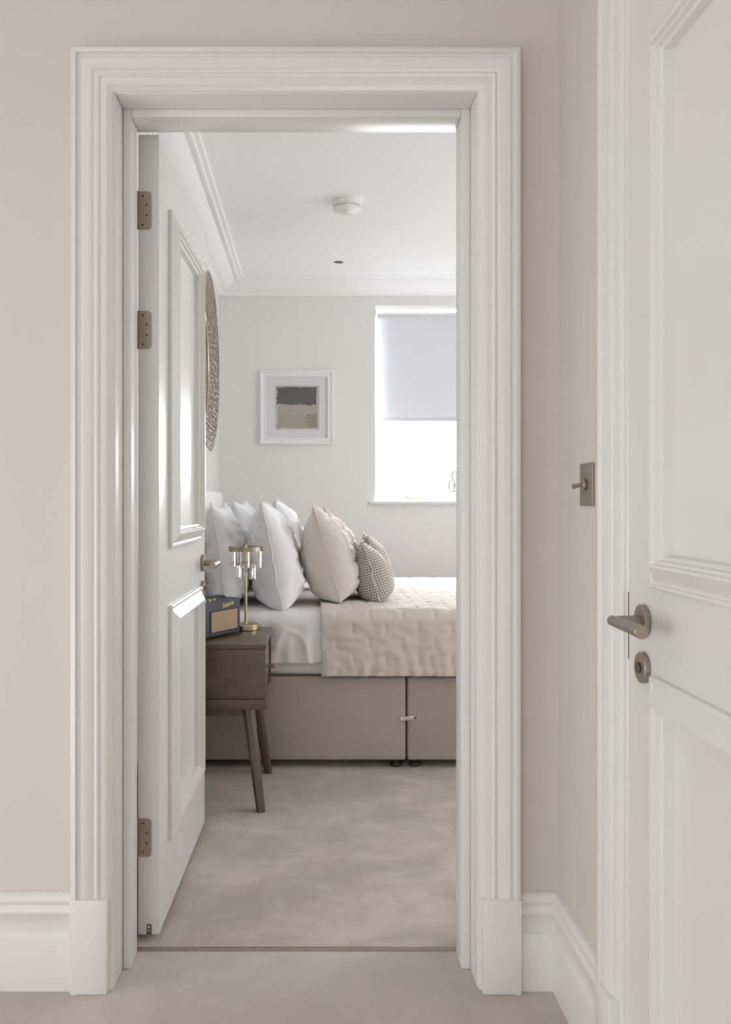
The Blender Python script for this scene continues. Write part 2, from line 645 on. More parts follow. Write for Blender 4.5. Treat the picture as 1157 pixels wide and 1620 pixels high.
trim = empty('trim_1', (-.03, YW0, 0))
tag(trim, 'white moulded casing around the open doorway, with plinth blocks', 'door casing', kind='structure')
casing_front().build('casing', M_GLOSS, trim, smooth=50)
for x0, x1 in ((-.5325, -.4495), (.379, .4655)):
    MB().box((x0, YW0 - .0385, 0), (x1, YW0, .2085), .004, 2).build('plinth_block', M_GLOSS, trim)
# lining: two jambs and a head, each with its stop
for s, xa, xb in ((-1, LX0 - .03, LX0), (1, LX1, LX1 + .03)):
    MB().box((xa, YW0 - .006, 0), (xb, YW1 + .002, LZ + .03), .003, 2).build('jamb', M_GLOSS, trim)
MB().box((LX0, YW0 - .006, LZ), (LX1, YW1 + .002, LZ + .03), .003, 2).build('jamb_head', M_GLOSS, trim)
MB().box((LX0, 2.115, 0), (-.4178, 2.190, LZ), .003, 2).build('door_stop', M_GLOSS, trim)
MB().box((.3494, 2.115, 0), (LX1, 2.190, LZ), .003, 2).build('door_stop', M_GLOSS, trim)
MB().box((-.4178, 2.115, 1.981), (.3494, 2.190, LZ), .003, 2).build('door_stop', M_GLOSS, trim)
# bedroom-side casing (flat, mostly hidden)
mb = MB()
mb.box((LX1 + .004, YW1, 0), (LX1 + .09, YW1 + .018, LZ + .09), .003)
mb.box((LX0 - .09, YW1, LZ + .004), (LX1 + .004, YW1 + .018, LZ + .09), .003)
mb.build('casing', M_GLOSS, trim)

thr = empty('trim_2', (-.03, 2.2, 0))
tag(thr, 'thin brown threshold strip between hall carpet and bedroom carpet', 'threshold', kind='structure')
MB().sweep([(0, 0), (0, .0015), (.005, .0045), (.0135, .0045), (.0185, .0015), (.0185, 0)], [(-.4376, 2.200), (.371, 2.200)],
           lambda x, y, h: (x, y, h)).build('threshold_strip', M_STRIP, thr)

# baseboards
b1 = MB().sweep([(o, h) for o, h in SKIRT], [(-.5325, YW0), (-2.2, YW0)], lambda x, y, h: (x, y, h))
struct(b1.build('baseboard_front', M_GLOSS, smooth=50), 'white moulded skirting board left of the doorway', 'skirting board')
b2 = MB().sweep([(o, h) for o, h in SKIRT], [(XR, 1.684), (XR, YW0), (.4655, YW0)], lambda x, y, h: (x, y, h))
struct(b2.build('baseboard_right', M_GLOSS, smooth=50), 'white moulded skirting board turning the corner right of the doorway', 'skirting board')
bl = MB().sweep([(o, h) for o, h in SKIRT], [(XBR, YW1), (XBR, YB), (XL, YB), (XL, YW1 + .12)], lambda x, y, h: (x, y, h))
struct(bl.build('baseboard_bedroom', M_GLOSS, smooth=50), 'white skirting board round the bedroom, behind the bed', 'skirting board')

# cornice round the bedroom
cn = MB().sweep([(o, h) for o, h in CORN], [(XL, YW1), (XBR, YW1), (XBR, YB), (XL, YB)], lambda x, y, h: (x, y, ZC + h), closed=True)
struct(cn.build('trim_3', M_CEIL, smooth=28), 'white stepped cornice where bedroom walls meet the ceiling', 'cornice')


# ------------------------------------------------------------------ doors
def handle(parent, P, out, along, label=None):
    """lever on a round rose; P on the door face, out = face normal, along = direction of the lever"""
    P, out, along = Vector(P), Vector(out).normalized(), Vector(along).normalized()
    h = empty('handle', P)
    adopt(h, parent)
    MB().rod(P, P + out * .010, .0275, n=40, bev=.0015).build('rose', M_BRONZE, h)
    t = P + out * .052
    MB().rod(P + out * .009, P + out * .052, .0100, .0088, n=24).build('neck', M_BRONZE, h)
    m = MB()
    m.rod(t - along * .0095, t + along * .112, .0088, .0102, n=28, bev=.0008)
    m.build('lever', M_BRONZE, h)
    MB().rod(t + along * .112, t + along * .128, .0108, n=28, bev=.0012).build('end_collar', M_BRONZE, h)
    return h


def escutcheon(parent, P, out):
    P, out = Vector(P), Vector(out).normalized()
    e = MB().rod(P, P + out * .010, .0255, n=40, bev=.0015).build('escutcheon', M_BRONZE, parent)
    MB().rod(P + out * .010, P + out * .0145, .009, n=24, bev=.001).build('thumb_turn', M_SCREW, e)
    return e


def door_leaf(root, y0, y1, x_face, thick, zb, zt, sgn, panels, swing=None):
    """leaf with its face at x = x_face looking to sgn*x; panels = [(ya, yb, za, zb)] openings at the moulding's outer edge"""
    xb = x_face - sgn * thick
    st = .045           # recess edge: the panel field sits a little behind the face
    m = MB()
    ys = sorted({y0, y1} | {v for p in panels for v in (p[0] + st, p[1] - st)})
    zs = sorted({zb, zt} | {v for p in panels for v in (p[2] + st, p[3] - st)})
    for i in range(len(ys) - 1):
        for j in range(len(zs) - 1):
            yc, zc = (ys[i] + ys[i + 1]) / 2, (zs[j] + zs[j + 1]) / 2
            hole = any(p[0] + st < yc < p[1] - st and p[2] + st < zc < p[3] - st for p in panels)
            if not hole:
                m.box((min(x_face, xb), ys[i], zs[j]), (max(x_face, xb), ys[i + 1], zs[j + 1]))
    leaf = m.build('leaf', M_DOOR, root, smooth=0)
    for p in panels:
        xa = x_face - sgn * .006
        MB().box((min(xa, xb + sgn * .006), p[0] + st, p[2] + st), (max(xa, xb + sgn * .006), p[1] - st, p[3] - st)).build('panel', M_DOOR, root, smooth=0)
        for fs, s in ((x_face, sgn), (xb, -sgn)):
            MB().sweep([(-o, h) for o, h in PANELM], [(p[0], p[2]), (p[0], p[3]), (p[1], p[3]), (p[1], p[2])],
                       lambda y, z, h: (fs + s * h, y, z), closed=True).build('panel_moulding', M_DOOR, root, smooth=30)
    return leaf


# open bedroom door (hinged on the left jamb, swung into the bedroom)
HX, HY = -.4272, 2.2555
d1 = empty('door_1', (HX, HY, 0.0))
tag(d1, 'white two-panel bedroom door standing open on bronze hinges', 'door', kind='structure')
D1L = 0.793
PF = -.3762
door_leaf(d1, HY, HY + D1L, PF, .0516, .0150, 1.996, 1, [(HY + .125, HY + D1L - .125, .963, 1.850), (HY + .125, HY + D1L - .125, .2, .815)])
handle(d1, (PF, HY + D1L - .065, .886), (1, 0, 0), (0, -1, 0))
escutcheon(d1, (PF, HY + D1L - .065, .803), (1, 0, 0))
handle(d1, (PF - .0516, HY + D1L - .065, .886), (-1, 0, 0), (0, -1, 0))
for zc in (1.808, 1.512, .255):
    hg = MB()
    out_ = [(.0004, -.047), (.0004, .047)]
    for q0, cz in ((90, .039), (0, -.039)):            # rounded free corners
        for q in range(7):
            an = math.radians(q0 - 15 * q)
            out_.append((.024 + .008 * math.cos(an), cz + .008 * math.sin(an)))
    nq = len(out_)
    hg.v = [(HX + a_, HY - .0022, zc + b_) for a_, b_ in out_] + [(HX + a_, HY + .004, zc + b_) for a_, b_ in out_]
    hg.f = [tuple(range(nq)), tuple(reversed(range(nq, 2 * nq)))] + [(q, (q + 1) % nq, nq + (q + 1) % nq, nq + q) for q in range(nq)]
    o = hg.build('hinge', M_BRONZE, d1)
    mk = MB()
    for k in range(5):
        z0 = zc - .0475 + k * .019
        mk.rod((HX - .0035, HY - .004, z0 + .0004), (HX - .0035, HY - .004, z0 + .0186), .0042, n=14)
    mk.build('knuckle', M_BRONZE, o)
    for sx, dz in ((.011, .036), (.021, .013), (.021, -.013), (.011, -.036)):
        MB().rod((HX + sx, HY - .0030, zc + dz), (HX + sx, HY, zc + dz), .0032, n=12).build('screw', M_SCREW, o)
fb = MB().box((HX + .020, HY - .0012, .0148), (HX + .0325, HY + .006, .041)).build('flush_bolt', M_STEEL, d1)
MB().rod((HX + .026, HY - .0025, .0345), (HX + .026, HY, .0345), .0035, n=12).build('screw', M_NICKEL, fb)
MB().rod((HX + .0255, HY - .0025, .026), (HX + .0255, HY, .026), .0025, n=12).build('screw', M_NICKEL, fb)
d1.rotation_euler = (0, 0, math.radians(-1.45))

# closed door on the hall's right-hand wall
DX = .5550
DY1 = 1.589
d2 = empty('door_2', (DX, DY1, 0))
tag(d2, 'white two-panel door closed in the right-hand hall wall, with bronze lever', 'door', kind='structure')


def door_right():
    y0, y1, zb, zt, th = .782, DY1, .010, 1.998, .048
    pans = [(y0 + .126, y1 - .126, .948, 1.842), (y0 + .126, y1 - .126, .2, .807)]
    st = .045
    m = MB()
    ys = sorted({y0, y1} | {v for p in pans for v in (p[0] + st, p[1] - st)})
    zs = sorted({zb, zt} | {v for p in pans for v in (p[2] + st, p[3] - st)})
    for i in range(len(ys) - 1):
        for j in range(len(zs) - 1):
            yc, zc = (ys[i] + ys[i + 1]) / 2, (zs[j] + zs[j + 1]) / 2
            if not any(p[0] + st < yc < p[1] - st and p[2] + st < zc < p[3] - st for p in pans):
                m.box((DX, ys[i], zs[j]), (DX + th, ys[i + 1], zs[j + 1]))
    m.build('leaf', M_DOOR, d2, smooth=0)
    for p in pans:
        MB().box((DX + .006, p[0] + st, p[2] + st), (DX + th - .006, p[1] - st, p[3] - st)).build('panel', M_DOOR, d2, smooth=0)
        MB().sweep([(-o, h) for o, h in PANELM], [(p[0], p[2]), (p[0], p[3]), (p[1], p[3]), (p[1], p[2])],
                   lambda y, z, h: (DX - h, y, z), closed=True).build('panel_moulding', M_DOOR, d2, smooth=30)
    MB().box((DX - .0008, y1 - .0026, .813), (DX + .02, y1 + .0008, .930)).build('latch_plate', M_STEEL, d2, smooth=0)
    handle(d2, (DX, y1 - .079, .889), (-1, 0, 0), (0, -1, 0))
    escutcheon(d2, (DX, y1 - .079, .812), (-1, 0, 0))


door_right()
t4 = empty('trim_4', (XR, 1.2, 0))
tag(t4, 'white moulded casing around the closed right-hand door', 'door casing', kind='structure')
MB().sweep([(o * .92, h * .86) for o, h in CASING], [(RD0 - .002, 0), (RD0 - .002, RDZ), (RD1 + .005, RDZ), (RD1 + .005, 0)],
           lambda y, z, h: (XR - h, y, z)).build('casing', M_GLOSS, t4, smooth=50)
MB().box((XR - .034, RD1 + .010, 0), (XR, RD1 + .090, .2085), .004, 2).build('plinth_block', M_GLOSS, t4)
MB().box((XR - .034, RD0 - .09, 0), (XR, RD0 - .010, .2085), .004, 2).build('plinth_block', M_GLOSS, t4)
for ya, yb in ((RD0 - .02, RD0), (RD1, RD1 + .02)):
    MB().box((XR - .004, ya, 0), (XR + .15, yb, RDZ + .02), .002, 1).build('jamb', M_GLOSS, t4)
MB().box((XR - .004, RD0, RDZ), (XR + .15, RD1, RDZ + .02), .002, 1).build('jamb_head', M_GLOSS, t4)
MB().box((DX + .05, RD0, 0), (DX + .08, RD1, RDZ)).build('door_stop', M_GLOSS, t4, smooth=0)

# ------------------------------------------------------------------ light switch
sw = empty('light_switch', (XR, 1.832, 1.078))
tag(sw, 'bronze toggle light switch plate on the taupe wall by the closed door', 'light switch')
MB().box((XR - .005, 1.790, 1.0785), (XR, 1.874, 1.1645), .0015, 2).build('switch_plate', M_BRONZE, sw)
MB().rod((XR - .005, 1.832, 1.1215), (XR - .013, 1.832, 1.1215), .0115, n=24, bev=.002).build('collar', M_BRONZE, sw)
MB().rod((XR - .012, 1.832, 1.1215), (XR - .032, 1.835, 1.1175), .0035, .0052, n=16, bev=.001).build('toggle', M_BRONZE, sw)

# ------------------------------------------------------------------ window
win = empty('window_1', ((WX0 + WX1) / 2, YB + .15, WZ0))
tag(win, 'tall bright white-framed window at the far side of the bed', 'window', kind='structure')
FY = YB + .20
FZ0, FZ1 = WZ0, WZ1
fr = MB().sweep([(0, 0), (0, .05), (-.035, .05), (-.05, .035), (-.05, .0)], [(WX0, FZ0), (WX0, FZ1), (WX1, FZ1), (WX1, FZ0)],
                lambda x, z, h: (x, FY + .05 - h, z), closed=True).build('window_frame', M_UPVC, win)
MB().box((WX0 + .04, FY + .02, FZ0 + .04), (WX1 - .04, FY + .026, FZ1 - .04)).build('pane', M_PANE, win, smooth=0)
wh = MB().box((.615, FY - .012, WZ0 + .012), (.665, FY + .002, WZ0 + .034), .003).build('window_handle', M_BRONZE, win)
MB().rod((.64, FY - .020, WZ0 + .023), (.745, FY - .020, WZ0 + .023), .009, .008, n=16, bev=.002).build('lever', M_BRONZE, wh)
MB().box((WX0 - .038, YB - .035, WZ0 - .022), (WX1 + .038, YB + .21, WZ0), .004, 2).build('window_sill', M_GLOSS, win)

# invented side window (hidden by the jamb) for the added fill: frame and pane
added_win = empty('added_window', (XBR + .15, (SY0 + SY1) / 2, SZ0))
tag(added_win, 'added tall white-framed window, unseen beyond the foot of the bed, made up for side fill light', 'window', kind='structure')
MB().sweep([(0, 0), (0, .05), (-.05, .05), (-.05, 0)], [(SY0, SZ0), (SY0, SZ1), (SY1, SZ1), (SY1, SZ0)],
           lambda y, z, h: (XBR + .15 + h, y, z), closed=True).build('window_frame', M_UPVC, added_win)
MB().box((XBR + .165, SY0 + .04, SZ0 + .04), (XBR + .171, SY1 - .04, SZ1 - .04)).build('pane', M_PANE, added_win, smooth=0)

# roller blind
bl_ = empty('roller_blind', (.93, YB + .14, 2.30))
tag(bl_, 'white roller blind pulled halfway down the bright window', 'blind')
BX0, BX1, BY = WX0 + .022, WX1 - .022, YB + .13
m = MB()
nx, nz = 12, 20
for i in range(nx + 1):
    for j in range(nz + 1):
        x = BX0 + (BX1 - BX0) * i / nx
        z = 1.615 + (2.300 - 1.615) * j / nz
        m.v.append((x, BY + .0012 * math.sin(i * 1.3), z))
for i in range(nx):
    for j in range(nz):
        a = i * (nz + 1) + j
        m.f.append((a, a + nz + 1, a + nz + 2, a + 1))
fab = m.build('blind_fabric', M_BLIND, bl_)
sd = fab.modifiers.new('thick', 'SOLIDIFY')
sd.thickness = .0008
MB().box((BX0, BY - .004, 1.607), (BX1, BY + .004, 1.622), .003).build('bottom_bar', M_BLIND, bl_)
MB().rod((BX0, BY + .018, 2.305), (BX1, BY + .018, 2.305), .017, n=24).build('roller', M_PLASTIC, bl_)
for x in (WX0 + .003, WX1 - .017):
    MB().box((x, BY - .012, 2.28), (x + .014, BY + .045, 2.335), .003).build('bracket', M_PLASTIC, bl_)

# silver ornament on the sill
orn = empty('sculpture', (.945, YB + .06, WZ0))
tag(orn, 'small silver looped sculpture on a white block on the window sill', 'ornament')
ox, oy, oz = .920, YB + .06, WZ0
MB().box((ox - .034, oy - .034, oz), (ox + .034, oy + .034, oz + .060), .003).build('base', M_PLASTIC, orn)


def loop(c, rx, rz, tilt, r):
    pts = []
    for k in range(28):
        a = 2 * PI * k / 28
        x, z = rx * math.cos(a), rz * math.sin(a)
        pts.append((c[0] + x * math.cos(tilt), c[1] + x * math.sin(tilt), c[2] + z))
    return MB().tube(pts, r, 10, closed=True)


loop((ox, oy, oz + .098), .034, .040, .25, .0075).build('loop', M_SILVER, orn)
loop((ox + .004, oy, oz + .098), .021, .036, 1.2, .0065).build('loop', M_SILVER, orn)
loop((ox + .004, oy, oz + .164), .020, .029, .5, .0065).build('loop', M_SILVER, orn)

# ------------------------------------------------------------------ ceiling fittings
al = empty('smoke_alarm', (.168, 4.238, ZC))
tag(al, 'round white smoke alarm on the bedroom ceiling', 'smoke alarm')
T = Matrix.Translation((.168, 4.238, ZC)) @ Matrix.Rotation(PI, 4, 'X')
MB().lathe([(.067, 0), (.067, .026), (.064, .029)], T, 48).build('base', M_PLASTIC, al)
MB().lathe([(.062, .0285), (.062, .034)], T, 48).build('vent_band', M_GREYBAND, al)
MB().lathe([(.064, .0335), (.0665, .036), (.0655, .042), (.052, .050), (.0, .053)], T, 48).build('cover', M_PLASTIC, al)
MB().lathe([(.021, .0505), (.019, .056), (.010, .060), (0, .061)], Matrix.Translation((.003, -.012, 0)) @ T, 32).build('test_button', M_PLASTIC, al)

dl = empty('ceiling_sprinkler', (.163, 5.318, ZC))
tag(dl, 'small dark round recessed fitting in the ceiling beyond the smoke alarm', 'ceiling fitting')
T = Matrix.Translation((.163, 5.318, ZC)) @ Matrix.Rotation(PI, 4, 'X')
MB().lathe([(.0285, 0), (.034, .0005), (.034, .002), (.0275, .003), (.0275, 0)], T, 40, cap=False).build('rim', M_PLASTIC, dl)
MB().lathe([(.0275, .0022), (.0, .0028)], T, 40).build('core', M_BLACK, dl)

# ------------------------------------------------------------------ picture
pc = empty('framed_picture', (-.0885, YB, 1.45))
tag(pc, 'square white-framed abstract painting in charcoal and sand on the far wall', 'picture')
PX, PZ, PH = -.0885, 1.683, .2335


def sq(h):
    return [(PX - h, PZ - h), (PX - h, PZ + h), (PX + h, PZ + h), (PX + h, PZ - h)]


MB().sweep([(0, 0), (0, .030), (-.003, .032), (-.010, .032), (-.013, .026), (-.027, .020), (-.030, .025), (-.038, .025), (-.040, .010), (-.040, 0)],
           sq(PH), lambda x, z, h: (x, YB - h - .001, z), closed=True).build('frame', M_PIX, pc, smooth=30)
MB().sweep([(0, .0), (0, .010), (-.0008, .0115), (-.056, .0115), (-.0585, .009), (-.0585, 0)], sq(PH - .036), lambda x, z, h: (x, YB - h - .001, z), closed=True).build('mount', M_MOUNT, pc, smooth=0)
AH = PH - .036 - .0585
MB().box((PX - AH - .004, YB - .006, PZ - AH - .004), (PX + AH + .004, YB - .002, PZ + AH + .004)).build('paper', M_PAPER, pc, smooth=0)


def blob(x0, x1, z0, z1, rag, seed, y, name, m_):
    rnd = random.Random(seed)
    pts = []
    n = 22
    f = lambda s: (noise.noise(Vector((s * 3.1, seed, 0))) * 1.6 + noise.noise(Vector((s * 9.0, seed + 5, 0))) * 1.3)
    for i in range(n):
        t = i / n
        pts.append((x0 + (x1 - x0) * t, z0 + rag[0] * f(t)))
    for i in range(n):
        t = i / n
        pts.append((x1 + rag[1] * f(t + 2), z0 + (z1 - z0) * t))
    for i in range(n):
        t = i / n
        pts.append((x1 + (x0 - x1) * t, z1 + rag[2] * f(t + 4)))
    for i in range(n):
        t = i / n
        pts.append((x0 + rag[3] * f(t + 6), z1 + (z0 - z1) * t))
    k = len(pts)
    m = MB()
    m.v = [(x, y, z) for x, z in pts] + [(x, y + .0006, z) for x, z in pts]
    m.f = [tuple(range(k)), tuple(reversed(range(k, 2 * k)))] + [(i, (i + 1) % k, (i + 1) % k + k, i + k) for i in range(k)]
    m.build(name, m_, pc, smooth=0)


blob(PX - .122, PX + .128, PZ - .130, PZ + .010, (.003, .005, .004, .006), 3, YB - .0068, 'brush_stroke', M_SAND)
blob(PX - .118, PX + .126, PZ - .052, PZ + .030, (.004, .004, .010, .005), 8, YB - .0074, 'brush_stroke', M_SAND3)
blob(PX + .058, PX + .128, PZ - .128, PZ - .040, (.006, .003, .012, .014), 12, YB - .0078, 'brush_stroke', M_SAND2)
blob(PX - .126, PX + .124, PZ + .018, PZ + .130, (.013, .003, .003, .007), 21, YB - .0084, 'brush_stroke', M_INK)
MB().box((PX - PH + .037, YB - .0155, PZ - PH + .037), (PX + PH - .037, YB - .0140, PZ + PH - .037)).build('glass', M_PICGLASS, pc, smooth=0)

# ------------------------------------------------------------------ round mirror on the bedroom's left wall
mr = empty('round_mirror', (XL, 4.4745, 1.336))
tag(mr, 'large round mirror in a deep hammered bronze dish above the headboard', 'mirror')
T = Matrix.Translation((XL, 4.4745, 1.771)) @ Matrix.Rotation(PI / 2, 4, 'Y')
prof = [(.300, .040)]
for k in range(1, 9):
    t = k / 8
    prof.append((.300 + .135 * t, .040 + .049 * (t ** 1.25)))
prof += [(.437, .0885), (.4365, .0855), (.430, .082)]
for k in range(7, -1, -1):
    t = k / 8
    prof.append((.300 + .135 * t - .002, .034 + .047 * (t ** 1.25)))
prof += [(.29, .0), (.0, .0)]
MB().lathe(prof, T, 96).build('dish', M_HAMMER, mr, smooth=60)
MB().lathe([(.293, .030), (.293, .046), (.297, .050), (.303, .050), (.306, .046), (.306, .030)], T, 96, cap=False).build('inner_rim', M_BRASS, mr, smooth=40)
MB().lathe([(0, .036), (.294, .036), (.294, .030), (0, .030)], T, 96).build('mirror_glass', M_MIRROR, mr)

# ------------------------------------------------------------------ bed
BY0, BY1, BXH, BXF = 3.703, 5.223, -.500, 1.50
bed = empty('bed', (.45, 4.463, 0))
tag(bed, 'double bed with taupe upholstered divan base and cream headboard', 'bed')
XS = .390
for x0, x1 in ((BXH, XS - .0035), (XS + .0035, BXF)):
    bs = MB().box((x0, BY0, .034), (x1, BY1, .372), .010, 3).build('divan_base', M_DIVAN, bed)
    for fx in ((x1 - .035, x0 + .035) if x0 < 0 else (x0 + .035, x1 - .12)):
        for fy in (BY0 + .045, BY1 - .06):
            MB().lathe([(.020, 0), (.024, .004), (.024, .016), (.014, .022), (.014, .036)], Matrix.Translation((fx, fy, 0)), 20).build('castor', M_BLACK, bs)
# metal linking clip across the join
ck = empty('linking_clip', (XS, BY0, .20))
adopt(ck, bed)
MB().box((-.028, -.0035, -.0085), (.037, 0, .0085), .002, 1, Matrix.Translation((XS, BY0 + .0005, .204)) @ Matrix.Rotation(-.09, 4, 'Y')).build('clip_plate', M_NICKEL, ck)
for dx, dz, r in ((-.020, -.003, .0065), (.020, .003, .0055), (.033, .003, .005)):
    MB().rod((XS + dx, BY0 - .001, .204 + dz), (XS + dx, BY0 - .007, .204 + dz), r, n=16, bev=.0012).build('screw', M_NICKEL if dx < .03 else M_STEEL, ck)
MB().box((BXH + .005, BY0 + .010, .376), (BXF - .012, BY1 - .010, .614), .035, 4).build('mattress', M_SHEET, bed)
# headboard: fluted vertical channels
hb_ = MB()
nch = 21
for k in range(nch):
    y0 = BY0 - .010 + (BY1 - BY0 + .02) * k / nch
    y1 = BY0 - .010 + (BY1 - BY0 + .02) * (k + 1) / nch
    hb_.box((XL + .012, y0 + .0008, .03), (BXH - .004, y1 - .0008, 1.142), .020, 4)
hb_.build('headboard', M_HEAD, bed, smooth=60)


# ------------------------------------------------------------------ bed linen: draped sheets
def drape(name, x0, x1, zf, zb, off, res, disp, m_, thick, rim=.05, parent=None):
    """cloth over the bed: front hem at height zf, up the front, over the top, down the far side to zb"""
    yf, yb, zt = BY0 + .006 - off, BY1 - .006 + off, .616 + off
    path = []
    r = rim

    def seg(a, b):
        n = max(2, int(round((Vector(b) - Vector(a)).length / res)))
        for i in range(n):
            path.append(Vector(a).lerp(Vector(b), i / n))
    seg((yf, zf), (yf, zt - r))
    na = max(4, int(PI / 2 * r / res))
    for i in range(na):
        a = PI / 2 * i / na
        path.append(Vector((yf + r - r * math.cos(a), zt - r + r * math.sin(a))))
    seg((yf + r, zt), (yb - r, zt))
    for i in range(na):
        a = PI / 2 * i / na
        path.append(Vector((yb - r + r * math.sin(a), zt - r + r * math.cos(a))))
    seg((yb, zt - r), (yb, zb))
    path.append(Vector((yb, zb)))
    k = len(path)
    nx_ = int(round((x1 - x0) / res))
    s = [0.0]
    for i in range(1, k):
        s.append(s[-1] + (path[i] - path[i - 1]).length)
    nrm = []
    for i in range(k):
        t = (path[min(i + 1, k - 1)] - path[max(i - 1, 0)]).normalized()
        nrm.append(Vector((-t.y, t.x)))
    m = MB()
    for ix in range(nx_ + 1):
        x = x0 + (x1 - x0) * ix / nx_
        for i in range(k):
            d, dx = disp(x, s[i], path[i].x, path[i].y, s[-1])
            m.v.append((x + dx, path[i].x + nrm[i].x * d, path[i].y + nrm[i].y * d))
    for ix in range(nx_):
        for i in range(k - 1):
            a = ix * k + i
            m.f.append((a, a + k, a + k + 1, a + 1))
    o = m.build(name, m_, parent, smooth=180, fix=True)
    sd_ = o.modifiers.new('thick', 'SOLIDIFY')
    sd_.thickness = thick
    sd_.offset = -1
    return o


def nz3(a, b, c):
    return noise.noise(Vector((a, b, c)))


def white_disp(x, s, y, z, L):
    fr_ = max(0.0, min(1.0, (.60 - z) / .10)) * (1 if y < 4.4 else 0)
    d = .006 * nz3(x * 5, s * 4, 1) + .004 * nz3(x * 14, s * 6, 7)
    cr_ = max(0.0, 1 - abs(nz3(x * 7 + s * 5, s * 6 - x * 2, 12)) * 5) ** 2
    d += fr_ * (.018 * nz3(x * 10 + s * 2.0, s * 2.2, 3) + .014 * nz3(x * 22, s * 5.0, 9)) + (.25 + .75 * fr_) * .012 * cr_
    return d, fr_ * .010 * nz3(s * 5, x * 2, 4)


du = drape('top_sheet', BXH + .02, .085, .430, .43, .018, .009, white_disp, M_SHEET, .006)
tag(du, 'creased white duvet cover hanging down the bed front left of the beige quilt', 'bed sheet')

HW, HP = .133, .060       # stitched honeycomb: width and row pitch


def stitch(u, v):
    """distance to the nearest upright tack of the brick-wise quilting, and to the nearest faint seam of its honeycomb"""
    j = math.floor(v / HP)
    best = 9.0
    for jj in (j - 1, j, j + 1):
        off = HW / 2 if jj % 2 else 0.0
        du_ = (u - off) % HW
        du_ = min(du_, HW - du_)
        dv = max(0.0, abs(v - (jj + .5) * HP) - .015)
        best = min(best, math.hypot(du_, dv))
    return best


def throw_disp(x, s, y, z, L):
    p = min(1.0, stitch(x + .03, s + .02) / .024)
    d = .0065 * (1 - (1 - p) ** 2) ** .6
    d += .0042 * nz3(x * 22, s * 34, 4) * (1 if y < 4.4 else .4)
    fr_ = max(0.0, min(1.0, (.62 - z) / .12)) * (1 if y < 4.4 else 0)
    hem = max(0.0, min(1.0, (.52 - z) / .14)) * (1 if y < 4.4 else 0)
    d += .005 * nz3(x * 6, s * 5, 2) + fr_ * .007 * nz3(x * 8 + s * 3, s * 2.5, 5)
    d += hem * .016 * nz3(x * 34 + 3 * s, s * 5, 8) * (1.0 if x < .28 else .6)
    return d, fr_ * .004 * nz3(s * 7, 0, x * 2)


th = drape('quilted_throw', .042, BXF + .01, .381, .38, .030, .0058, throw_disp, M_THROW, .007, rim=.055)
tag(th, 'beige quilted bedspread with honeycomb stitching covering the bed', 'bedspread')


# ------------------------------------------------------------------ pillows and cushions
def pillow(name, m_, w_, h_, t_, n, seed, pinch=.10, wr=.012, quilt=None, uvs=None, sag=.12, ear=3.2, m2=None, top=(2.1, .62)):
    """local frame: w along y, h along z, thickness along x; centre at the origin"""
    b_v, b_f, uv = [], [], []
    idx = {}

    def vert(i, j, side):
        key = (i, j, 0 if i in (0, n) or j in (0, n) else side)
        if key in idx:
            return idx[key]
        u, v = 2 * i / n - 1, 2 * j / n - 1
        y = w_ / 2 * u * (1 - pinch * (1 - v * v) * abs(u) ** 1.5)
        pz = pinch * (1.25 if v > 0 else .25)
        z = h_ / 2 * v * (1 - pz * (1 - u * u) * abs(v) ** 1.5)
        fv = (1 - v ** top[0]) ** top[1] if v > 0 else (1 - (-v) ** 5.0) ** .5
        f = (1 - abs(u) ** ear) ** .5 * fv
        f *= 1 - sag * v
        x = side * t_ / 2 * f
        fold = 1 - abs(nz3(u * 1.6 + v * 1.1 + seed, v * 3.2 - u, side * 2 + seed)) * 2.6
        fold = max(0.0, fold) ** 3
        x += side * wr * f ** .5 * (nz3(u * 2.2 + seed, v * 2.2, side * 2) + .6 * nz3(u * 5 + seed, v * 4, side * 3) + .30 * nz3(u * 11, v * 9 + seed, side) - .7 * fold)
        rim_ = (1 - f) ** 3
        x += rim_ * .012 * nz3(u * 3, v * 3, seed + 9)
        if quilt and side == quilt[0]:
            q = quilt[1]
            gu, gv = (y / q) % 1, (z / q) % 1
            dq = min(gu, 1 - gu, gv, 1 - gv)
            x += side * quilt[2] * (min(1, dq / .2) - 1) * (f > .06)
        idx[key] = len(b_v)
        b_v.append((x, y, z))
        uv.append(((y + side * x * .7) * (uvs or 1), (z) * (uvs or 1)))
        return idx[key]
    for side in (1, -1):
        for i in range(n):
            for j in range(n):
                q = [vert(i, j, side), vert(i + 1, j, side), vert(i + 1, j + 1, side), vert(i, j + 1, side)]
                b_f.append(q if side == 1 else q[::-1])
    m = MB()
    m.add(b_v, b_f)
    me = bpy.data.meshes.new(name)
    me.from_pydata(m.v, [], m.f)
    for p in me.polygons:
        p.use_smooth = True
    me.materials.append(m_)
    l = me.uv_layers.new(name='UVMap')
    for lp in me.loops:
        l.data[lp.index].uv = uv[lp.vertex_index]
    o = bpy.data.objects.new(name, me)
    COL.objects.link(o)
    # welt seam along the rim, a part of its own
    rim_pts = []
    for i in range(n):
        rim_pts.append(b_v[idx[(i, 0, 0)]])
    for j in range(n):
        rim_pts.append(b_v[idx[(n, j, 0)]])
    for i in range(n, 0, -1):
        rim_pts.append(b_v[idx[(i, n, 0)]])
    for j in range(n, 0, -1):
        rim_pts.append(b_v[idx[(0, j, 0)]])
    sm = MB().tube(rim_pts, .0022, 6, closed=True)
    se = sm.build('seam', m2 or m_, smooth=180)
    se.parent = o
    return o


def put(o, x, y, z, lean, yaw=0.0, roll=0.0):
    o.location = (x, y, z)
    o.rotation_euler = (roll, lean, yaw)
    return o


